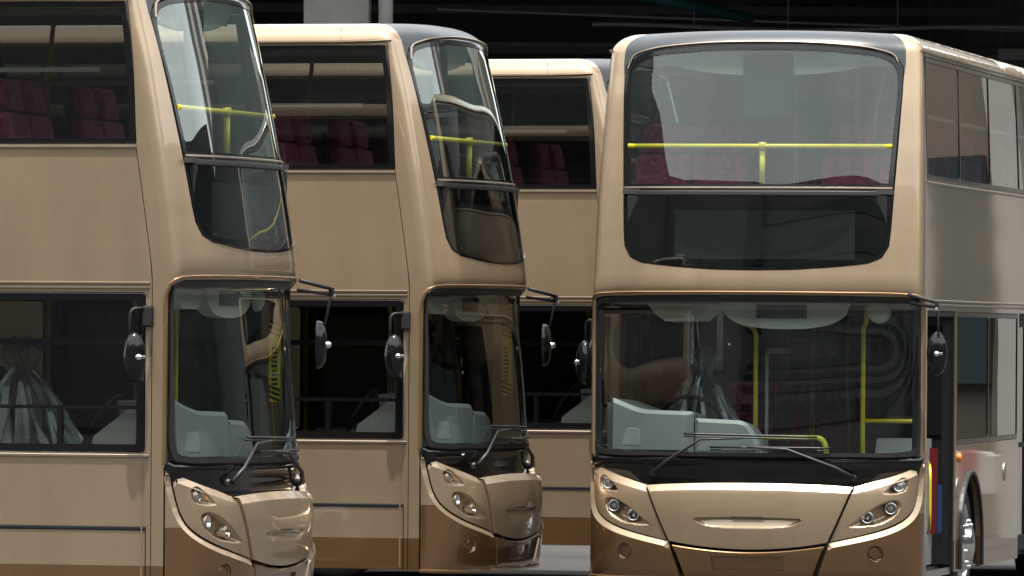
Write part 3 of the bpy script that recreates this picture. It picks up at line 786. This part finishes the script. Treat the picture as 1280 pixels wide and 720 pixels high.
# front rail on the upper deck and poles
rl = MB(); rl.tube([(-1.0, .47, 3.51), (1.0, .47, 3.51)], .018, 0, 12); rl.tube([(.02, .47, 3.51), (.02, .47, 3.18)], .022, 0, 12); rl.tube([(.02, .47, 3.48), (.02, .47, 3.54)], .03, 0, 12)
rl.build('front_handrail', YELLOW, B)
pl = MB(); pl.tube(bend([(.62, 1.95, 2.44), (.62, 1.95, 3.75), (.74, 1.95, 4.19)], .35, 10), .017, 0, 10); pl.build('grab_pole', YELLOW, B)
for yy in (3.3, 5.2, 7.1, 9.0):
    pl = MB(); pl.tube([(.28, yy, 2.44), (.28, yy, 4.2)], .016, 0, 8); pl.build('grab_pole', YELLOW, B)
    pl = MB(); pl.tube([(-.28, yy + .5, 2.44), (-.28, yy + .5, 4.2)], .016, 0, 8); pl.build('grab_pole', YELLOW, B)
for sd in (1, -1):
    wr = MB(); wr.box((sd * 1.14, .95, 3.735), (sd * 1.165, 11.3, 3.765)); wr.build('window_rail', CREAM, B)
uh = MB(); uh.prism([(x + .02, z) for x, z in smooth_poly(mirror([(0, 4.05), (.4, 4.065), (.68, 4.11), (.86, 4.18), (.90, 4.25)]), .06)], .74, .80, 'y', 0); uh.build('upper_header', CEIL, B)  # pale crescent added to stand in for the lit ceiling front
bl = MB(); bl.box((-.17, .70, 3.74), (.21, .715, 4.20), 0, .006); bl.tube([(-.17, .707, 3.745), (.21, .707, 3.745)], .012, 0, 8); bl.build('sun_blind', BLIND, B)
# seats
def seat_mesh():
    b = MB()
    b.box((-.205, -.40, .38), (.205, .06, .50), 0, .04)
    Mx = Matrix.Translation((0, .05, .46)) @ Matrix.Rotation(R(-11), 4, 'X')
    b.box((-.21, -.05, .0), (.21, .045, .47), 0, .035, Mx)
    b.box((-.205, .046, .02), (.205, .062, .60), 1, 0, Mx)
    b.box((-.17, -.36, .02), (-.13, .02, .38), 1); b.box((.13, -.36, .02), (.17, .02, .38), 1)
    return b.mesh('seat', [MAROON, DARKGREY])
def head_mesh():
    b = MB(); Mx = Matrix.Translation((0, .05, .46)) @ Matrix.Rotation(R(-11), 4, 'X')
    b.box((-.165, -.055, .475), (.165, .04, .70), 0, .045, Mx)
    return b.mesh('headrest', [MAROON])
SM, HM = seat_mesh(), head_mesh()
def seat(x, y, z):
    o = link('seat', SM, B); o.location = (x, y, z)
    link('headrest', HM, o)
for r_ in range(12):
    y = 1.50 + .80 * r_
    for x in (-.94, -.50, .50, .94): seat(x, y, 2.55)
for r_ in range(5):
    for x in (-.94, -.50): seat(x, 5.0 + .85 * r_, .56)
    if r_ > 2:
        for x in (.50, .94): seat(x, 5.6 + .85 * r_, .56)
# cab
ds = MB(); ds.prism([(.32, 1.17), (.95, 1.17), (.95, 1.21), (.32, 1.215)], -1.02, 1.0, 'x', 0)
ds.prism([(.20, 1.16), (.32, 1.17), (.32, 1.21), (.20, 1.195)], -.55, .55, 'x', 0)
for k in range(15):
    x = -.98 + .14 * k; ds.box((x, .30, 1.215), (x + .11, .36, 1.222), 1)
ds.build('dashboard', [TEAL, MATTE], B)
bx = panel('instrument_binnacle', TEAL, fillet([(-1.20, 1.215), (-.465, 1.215), (-.465, 1.535), (-.92, 1.545), (-1.08, 1.60), (-1.19, 1.635)], [.01, .01, .03, .1, .1, .03]), B, off=-.10, thick=.42, bevel=.03, drop=.025)
panel('binnacle_recess', GREY, fillet([(-1.08, 1.27), (-.90, 1.27), (-.92, 1.41), (-1.05, 1.41)], .03), bx, off=-.098, thick=.01, bevel=.008, drop=.004)
panel('centre_console', TEAL, fillet([(-.455, 1.215), (.06, 1.215), (.02, 1.36), (-.06, 1.47), (-.455, 1.487)], [.01, .01, .08, .08, .02]), B, off=-.11, thick=.42, bevel=.03, drop=.025)
bn = MB(); bn.prism([(.60, 1.20), (.60, 1.585), (.68, 1.585), (.97, 1.37), (1.0, 1.20)], -1.17, -1.0, 'x', 0); bn.build('cab_side_console', PANEL, B)
sw = MB(); M = Matrix.Translation((-.62, 1.10, 1.42)) @ Matrix.Rotation(R(-62), 4, 'X')
sw.tube([M @ Vector((.24 * math.cos(a), .24 * math.sin(a), 0)) for a in [2 * math.pi * k / 30 for k in range(31)]], .016, 0, 8, False)
for a in (0.4, 2.74, 4.71): sw.tube([M @ Vector((0, 0, -.04)), M @ Vector((.24 * math.cos(a), .24 * math.sin(a), 0))], .014, 0, 6)
sw.tube([M @ Vector((0, 0, -.02)), M @ Vector((0, 0, -.34))], .03, 0, 8); sw.build('steering_wheel', MATTE, B)
dr = MB(); dr.box((-.88, 1.32, .75), (-.38, 1.84, .92), 0, .05); dr.box((-.86, 1.78, .90), (-.40, 1.92, 1.55), 0, .05); dr.box((-.78, 1.82, 1.57), (-.48, 1.92, 1.82), 0, .04); dr.box((-.75, 1.45, .35), (-.50, 1.75, .75), 0)
dr_o = dr.build('driver_seat', DARKGREY, B)
cp = MB(); cp.box((-1.15, 2.18, .40), (-.05, 2.21, 1.2), 0); cp.box((-1.15, 2.185, 1.2), (-1.05, 2.205, 2.33), 0); cp.box((-.12, 2.18, 1.2), (-.05, 2.21, 2.33), 0); cp.box((-.62, 2.185, 1.2), (-.57, 2.205, 2.33), 1); cp.build('cab_bulkhead', [DARKGREY, ALU], B)
cd = MB(); cd.box((-.05, 1.05, .5), (-.02, 2.15, 1.22), 0); cd.box((-.045, 1.05, 1.22), (-.025, 1.09, 2.0), 1); cd.box((-.045, 1.05, 1.96), (-.025, 2.15, 2.0), 1); cd.build('cab_door', [DARKGREY, GREY], B)
vz = MB()
v_half = [(0, 2.145), (.20, 2.155), (.36, 2.19), (.45, 2.25), (.48, 2.34)]
vp = [(x + .19, z) for x, z in smooth_poly(mirror(v_half), .05)]
vz.prism(vp, .50, .60, 'y', 0); vz.box((-.02, .488, 2.225), (.36, .499, 2.325), 1, .003); vz.build('header_panel', [CREAM, DARKGREY], B)
vz = MB(); vz.prism([(-.86, 2.33), (-.80, 2.26), (-.72, 2.20), (-.40, 2.20), (-.33, 2.26), (-.28, 2.33)], .52, .62, 'y', 0); vz.build('cab_visor', CREAM, B)
vz = MB(); vz.lathe([(.09, 0), (.085, .03), (.05, .05), (.001, .055)], Matrix.Translation((.90, .55, 2.28)) @ Matrix.Rotation(R(90), 4, 'X'), 20); vz.box((.88, .58, 2.30), (1.16, .64, 2.345)); vz.build('saloon_lamp', CREAM, B)
lc = MB(); lc.box((-1.15, .95, 2.33), (1.15, 11.4, 2.358)); lc.build('lower_ceiling', GREY, B)
for x, y in ((-.11, 1.0), (.70, 1.05), (.95, 2.06)):
    pl = MB(); pl.tube(bend([(x, y, .40), (x, y, 2.16), (x - .16 if x < .5 else x + .02, y, 2.20), (x - .17 if x < .5 else x + .03, y, 2.33)], .08), .018, 0, 10); pl.build('grab_pole', YELLOW, B)
for yy in (4.2, 6.0, 7.6):
    pl = MB(); pl.tube([(-.2, yy, .36), (-.2, yy, 2.33)], .017, 0, 8); pl.build('grab_pole', YELLOW, B)
pl = MB(); pl.tube([(.70, 1.05, 1.46), (1.17, 1.05, 1.46)], .016, 0, 8); pl.build('door_rail', YELLOW, B)
pl = MB(); pl.tube(bend([(-.04, .62, 1.335), (.50, .50, 1.335), (.52, .49, 1.18)], .10, 8), .020, 0, 10); pl.build('dash_rail', YELLOW, B)
lp = MB(); lp.prism([(1.35, .36), (1.45, 1.10), (1.62, 1.32), (1.9, 1.32), (2.0, .36)], .72, 1.10, 'x', 0); lp.build('ticket_machine_stand', GREY, B)

# wipers
def wiper(pts, blade, sweep):
    w = MB()
    P = [surf(s, t, LOW, o_ + (moff(s, t) if t < 1.17 else 0)) for s, t, o_ in pts]
    w.tube(P, [.018, .014, .009, .007, .007][:len(P)], 0, 10)
    M = place_normal(pts[0][0], pts[0][1], LOW, -.02, .3); w.lathe([(.026, -.02), (.026, .024), (.018, .032), (.0005, .034)], M, 16)
    o = w.build('wiper', RUBBER, B)
    b = MB(); b.tube([surf(s, t, LOW, o_) for s, t, o_ in blade], .009, 0, 6); b.tube([surf(s, t - .018, LOW, o_ - .02) for s, t, o_ in blade], .006, 0, 6); b.build('wiper_blade', RUBBER, o)
wiper([(-.74, 1.07, .05), (-.62, 1.155, .045), (-.37, 1.318, .05), (-.06, 1.33, .05)], [(x / 10, 1.352 - .0016 * x, .035) for x in range(-5, 6)], 0)
wiper([(.775, 1.045, .05), (.64, 1.115, .045), (.28, 1.25, .05), (-.02, 1.262, .045)], [(x / 10, 1.262, .032) for x in range(-3, 7)], 0)

# mirrors: oval heads on arms, chrome clamp
def mirror_head(c, rot, parent):
    M = Matrix.Translation(c) @ rot
    mh = MB(); n = 20
    prof = [(1.0, 0), (.99, .018), (.9, .040), (.7, .056), (.35, .066), (.01, .068)]
    for (r0, h0), (r1, h1) in zip(prof, prof[1:]):
        vs_ = [M @ Vector((.077 * r * math.cos(2*math.pi*k/n), .165 * r * math.sin(2*math.pi*k/n) * (1 if True else 1), h)) for r, h in ((r0, h0), (r1, h1)) for k in range(n)]
        mh.add(vs_, [(k, (k+1) % n, n+(k+1) % n, n+k) for k in range(n)], 0, True)
    mh.add([M @ Vector((.074 * math.cos(2*math.pi*k/n), .16 * math.sin(2*math.pi*k/n), .002)) for k in range(n)], [tuple(range(n))], 1)
    mh.build('mirror', [BLACK, CHROME], parent)
    ck = MB(); ck.lathe([(.022, .06), (.022, .085), (.016, .095), (.0005, .10)], M, 14); ck.box((.0, -.010, .075), (.045, .010, .092), 0, .003, M); ck.build('mirror_clamp', CHROME, parent)
def face(d): return Vector(d).normalized().to_track_quat('Z', 'Y').to_matrix().to_4x4()
a = MB(); a.box((-1.290, .535, 2.08), (-1.235, .60, 2.22), 0, .015); a.tube(bend([(-1.27, .58, 2.20), (-1.35, .66, 2.20), (-1.35, .665, 1.89)], .05), .011, 0, 8)
o = a.build('mirror_arm', MATTE, B); mirror_head((-1.345, .635, 1.885), face((-.75, -.66, 0)), o)
a = MB(); tip = (1.39, .165, 2.35)
a.tube([(1.15, .32, 2.405), tip], .014, 0, 8); a.tube([(1.17, .34, 2.34), (1.375, .18, 2.315)], .012, 0, 8); a.tube([tip, (1.395, .20, 2.18), (1.39, .25, 1.98)], .009, 0, 8); a.box((1.372, .15, 2.30), (1.402, .185, 2.36), 0, .006)
o = a.build('mirror_arm', MATTE, B); mirror_head((1.375, .265, 1.97), face((.12, -1, 0)), o)
a = MB(); a.box((1.376, .14, 2.285), (1.398, .175, 2.31), 0, .005); a.build('arm_knuckle', ALU, o)

# what some of the buses carry on their windscreens
def warning_strip():
    b = MB(); x, y0, y1, z0, z1 = 1.105, .44, .52, 1.58, 2.12
    b.box((x, y0, z0), (x + .004, y1, z1), 0); X = x - .002
    def q(p): b.add([(X, y0 + u * (y1 - y0), z0 + v) for u, v in p], [tuple(range(len(p)))], 1)
    for k in range(3):
        for base in (0.0, .44): q([(0, base + .035 * k), (1, base + .035 * k - .0 + .03), (1, base + .035 * k + .048), (0, base + .035 * k + .018)])
    for k in range(9): q([(.25, .115 + .03 * k), (.75, .115 + .03 * k), (.75, .115 + .03 * k + (.018 if k % 3 else .010)), (.25, .115 + .03 * k + .016)])
    return b.build('warning_strip', [YELLOW, MATTE], B)
def access_sticker():
    s0, t0, w, h = 1.16, 1.30, .10, .15
    o = panel('access_sticker', BLUE, fillet([(s0, t0), (s0 + w, t0), (s0 + w, t0 + h), (s0, t0 + h)], .01), B, off=-.018, thick=.002)
    def P(u, v): return surf(s0 + u * w, t0 + v * h, LOW, -.0155)
    b = MB(); b.tube([P(.42, .82), P(.42, .45), P(.66, .45), P(.78, .16), P(.9, .2)], .005, 0, 6); b.tube([P(.42, .64), P(.66, .62)], .004, 0, 6); b.tube([P(.42, .90), P(.42, .84)], .008, 0, 8)
    b.tube([P(.44 + .26 * math.cos(a), .32 + .19 * math.sin(a)) for a in [R(120) + R(240) * k / 12 for k in range(13)]], .0045, 0, 6)
    b.build('wheelchair_symbol', WHITE, o)
    return o

# film thrown over the driver's seat, gathered at the top
def seat_cover(b):
    sc_ = MB(); rings = []
    for i, (z, rr) in enumerate([(2.0, .05), (1.93, .13), (1.86, .11), (1.80, .07), (1.70, .16), (1.5, .27), (1.25, .40), (1.0, .50), (.75, .56)]):
        rg = []
        for k in range(40):
            a = 2 * math.pi * k / 40; q = rr * (1 + .16 * math.sin(9 * a + i * .7) + .09 * math.sin(17 * a + i * 1.9))
            rg.append((-.63 + q * math.cos(a) * .85, 1.66 + q * math.sin(a) - (.18 if i > 6 else 0), z + .02 * math.sin(5 * a + i)))
        rings.append(rg)
    for r0, r1 in zip(rings, rings[1:]): sc_.add(r0 + r1, [(k, (k+1) % 40, 40+(k+1) % 40, 40+k) for k in range(40)], 0, False)
    sc_.build('seat_cover', G_PLASTIC, [o for o in b.children if o.name.startswith('driver_seat')][0])
def copy_tree(o, parent=None):
    c = o.copy(); C.objects.link(c)
    if parent: c.parent = parent
    for ch in children(o): copy_tree(ch, c)
    return c
POSE = [(1.745, 53.3, -11.7), (-1.455, 47.6, 73.8), (.111, 54.4, 73.8), (1.68, 60.9, 73.8)]
LABELS = ['gold double-decker bus facing the camera squarely, at the right, its entrance doorway open',
          'nearest gold double-decker bus, cut off by the left edge, nose turned right',
          'gold double-decker bus second from left, its upper corner beside the concrete column',
          'farthest gold double-decker bus, nose hidden behind the one facing the camera']
buses = [bus]
for i in (1, 2, 3): buses.append(copy_tree(bus))
B = buses[1]; w_ = warning_strip(); s_ = access_sticker(); front_doors(0); shut = [o for o in B.children if o.name.startswith('door') and o.name[4:5] in ('', '.') and o.location.length == 0 and len(o.children)]
for b in buses[2:]:
    for o in [w_, s_] + shut: copy_tree(o, b)
seat_cover(buses[1]); B = buses[0]; front_doors(80); seat_cover(B)
for b, (x, y, a), l in zip(buses, POSE, LABELS):
    b.location = (x, y, -.02 if b is bus else .02); b.rotation_euler = (0, 0, R(a))
    tag(b, l, 'bus', 'gold double-decker buses parked in the yard')

# ------------------------------------------------------------------ yard and surroundings
def ground_mat():
    m, nt, p = nodes('yard_concrete')
    a = noise(nt, .35, 6, .6); b = noise(nt, 14, 5, .6); c = noise(nt, 120, 2)
    r1 = ramp(nt, a.outputs['Fac'], [(0.3, (.048, .047, .046)), (0.7, (.075, .073, .071))])
    r2 = ramp(nt, b.outputs['Fac'], [(0.3, (.72, .72, .72)), (0.6, (1, 1, 1))])
    mix = nt.nodes.new('ShaderNodeMix'); mix.data_type = 'RGBA'; mix.blend_type = 'MULTIPLY'; mix.inputs[0].default_value = 1
    nt.links.new(r1.outputs[0], mix.inputs[6]); nt.links.new(r2.outputs[0], mix.inputs[7]); nt.links.new(mix.outputs[2], p.inputs['Base Color'])
    p.inputs['Roughness'].default_value = .85; p.inputs['Specular IOR Level'].default_value = .08
    bb = bump(nt, c.outputs['Fac'], .4, .01); nt.links.new(bb.outputs[0], p.inputs['Normal'])
    return m
CONC = plain('weathered_concrete', (.34, .33, .31), .85, 0, 0, .18, 1.6, .2)
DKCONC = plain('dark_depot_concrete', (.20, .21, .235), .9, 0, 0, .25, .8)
STEEL = plain('dark_steel', (.12, .125, .13), .7, .1, 0, .2, 3)
GALV = plain('galvanised_pipe', (.34, .34, .34), .5, .2, 0, .15, 4)
TEALP = plain('teal_pipe', (.02, .12, .15), .5, 0, 0, .1, 3)
WALLW = plain('white_render', (.36, .345, .32), .8, 0, 0, .08, .8)
COOLW = plain('cool_grey_cladding', (.065, .08, .08), .8, 0, 0, .2, .4)
BROWNW = plain('brown_render', (.15, .125, .10), .9, 0, 0, .2, .4)
PINK = plain('pink_render', (.72, .60, .56), .8, 0, 0, .06, .3)
BGLASS = plain('tower_glass', (.03, .045, .05), .08, 0, .5, .2, .4)
GREYB = plain('grey_block_render', (.19, .205, .195), .9, 0, 0, .15, .3)
g = MB(); g.add([(-900, -900, 0), (900, -900, 0), (900, 1500, 0), (-900, 1500, 0)], [(0, 1, 2, 3)])
tag(g.build('ground', ground_mat()), kind='structure')
# bus depot behind the row: roof on columns, dark inside
dep = empty('bus_depot', (-20, 84, 0))
def part(name, mats, mb, root):
    mb.v = [(x - root.location.x, y - root.location.y, z - root.location.z) for x, y, z in mb.v]
    return mb.build(name, mats, root)
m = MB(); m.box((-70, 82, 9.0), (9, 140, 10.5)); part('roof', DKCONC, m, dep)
m = MB(); m.box((-70, 81, 7.6), (9, 82, 10.6)); part('fascia', CONC, m, dep)
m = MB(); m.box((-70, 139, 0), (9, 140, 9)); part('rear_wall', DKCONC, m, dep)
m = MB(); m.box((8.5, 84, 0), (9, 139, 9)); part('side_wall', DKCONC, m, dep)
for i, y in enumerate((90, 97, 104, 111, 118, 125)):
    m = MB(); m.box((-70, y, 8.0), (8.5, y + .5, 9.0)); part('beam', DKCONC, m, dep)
for x in (-38, -20, -2.05):
    m = MB(); m.box((x - .38, 83, 0), (x + .38, 83.9, 9.0), 0, .03); part('column', CONC, m, dep)
m = MB(); m.tube([(-1.48, 82.9, 0), (-1.48, 82.9, 9.0)], .085, 0, 14)
for z in (1.5, 3.5, 5.35, 7.5): m.tube([(-1.48, 82.9, z), (-1.48, 82.9, z + .1)], .10, 0, 14)
part('downpipe', CONC, m, dep)
m = MB(); m.tube([(x, 92, 6.03 + .03 * math.sin(x * 1.3)) for x in [1.0 + .25 * k for k in range(31)]], .03, 0, 8); part('cable_pipe', GALV, m, dep)
m = MB(); m.tube([(x, 93, 6.22 - .03 * (x - 1)) for x in [-1 + .5 * k for k in range(20)]], .02, 0, 8); part('cable_pipe', GALV, m, dep)
m = MB(); m.tube([(-4, 93, 5.85), (8.4, 93, 5.82)], .035, 0, 8); part('cable_pipe', STEEL, m, dep)
for x in (-9, 3.1, 6.0):
    m = MB(); m.box((x, 104, 0), (x + .35, 104.35, 8.0)); part('post', STEEL, m, dep)
for z in (5.95, 6.5):
    m = MB(); m.box((-30, 99, z), (8.4, 99.15, z + .12)); part('purlin', STEEL, m, dep)
m = MB(); m.tube([(1.2, 90, 6.42), (3.0, 91, 6.10)], .07, 0, 10); part('sprinkler_pipe', TEALP, m, dep)
for x in (2.3, 4.9, 7.1, 3.5):
    m = MB(); m.tube([(x, 92, 6.03), (x, 92, 8.1)], .010, 0, 6); part('hanger_rod', GALV, m, dep)
m = MB(); m.box((6.18, 91.6, 5.62), (7.4, 92.0, 5.77), 0, .02); part('strip_light_housing', WALLW, m, dep)
tag(dep, 'dark open-fronted depot with columns and overhead pipes behind all the buses', 'building')
# white wall and tower to the right of the frame, grey block added behind the camera: out of view, only reflected in glass and paint
wall = empty('white_wall', (14, 74, 0))
m = MB(); m.box((9.42, 74, 0), (9.75, 80, 7.5)); m.box((10.6, 74.4, 0), (11.0, 80, 8.5)); part('wall', WALLW, m, wall)
m = MB(); m.box((8.9, 74.2, 0), (9.42, 80, 7.5)); m.box((9.75, 74.3, 0), (10.6, 80, 7.6)); part('brown_wall', BROWNW, m, wall)  # unseen brown stretches added to warm and darken the flank's reflection
m = MB(); m.box((11.0, 74.6, 0), (46, 80, 12)); m.box((46, -30, 0), (50, 80, 16)); part('long_wall', COOLW, m, wall)  # unseen walls added to keep the windscreen reflections dark
m = MB(); m.box((9.9, 74.1, 1.6), (10.5, 74.4, 4.2)); part('doorway', BGLASS, m, wall)
tag(wall, 'white rendered yard wall reflected in the flank of the bus facing the camera', 'wall')
bar = empty('barrier', (8.2, 70.5, 0))
for k in range(5):
    m = MB(); m.box((8.5 + .2 * k, 70.4, .5), (8.7 + .2 * k, 70.6, .95), 0, .02); part('barrier_block', RED if k in (1, 3) else PALE, m, bar)
tag(bar, 'red and white traffic barrier standing before the white wall', 'barrier')
tw = empty('tower_block', (38, 92, 0))
m = MB(); m.box((24, 86, 0), (36, 104, 46)); m.box((37, 90, 0), (58, 110, 60)); part('wall', PINK, m, tw)
for x, w in ((29.0, 4.5),):
    m = MB(); m.box((x, 85.7, 6), (x + w, 86.2, 45)); part('window_strip', BGLASS, m, tw)
for y, w in ((92, 7.0),):
    m = MB(); m.box((23.7, y, 6), (24.2, y + w, 45)); part('window_strip', BGLASS, m, tw)
for x in (41, 51):
    m = MB(); m.box((x, 89.7, 6), (x + 5.0, 90.2, 58)); part('window_strip', BGLASS, m, tw)
m = MB(); m.box((58, 39, 0), (78, 50, 52)); part('wall', PINK, m, tw)
m = MB(); m.box((57.7, 43.0, 6), (58.2, 46.5, 50)); part('window_strip', BGLASS, m, tw)
tag(tw, 'tall pink tower with dark glass strips, mirrored in the upper windscreens', 'building')
gb = empty('grey_block', (0, -45, 0))
m = MB(); m.box((-300, -60, 0), (220, -46, 43)); m.prism([(-97.9, 0), (-97.9, 55), (-66, 47.5), (-38, 43.2), (-38, 0)], -45.95, -44.2, 'y', 0); part('wall', GREYB, m, gb)  # unseen block; sloped gable shapes the dark edge mirrored in the upper glass
m = MB(); m.box((-98, -43.9, 0), (-86.2, 50, 52)); part('left_wing', GREYB, m, gb)  # wing added to fill bright sky gaps in the reflections
m = MB(); m.box((98, -45.5, 0), (112, 20, 42)); part('right_wing', GREYB, m, gb)  # matching wing, likewise added only for the reflections
for k in range(10):
    m = MB(); m.box((-300, -46.3, 2.0 + 4 * k), (220, -45.7, 3.9 + 4 * k)); part('window_band', BGLASS, m, gb)
tag(gb, 'unseen long grey building added behind the camera to darken reflections in the windows', 'building')
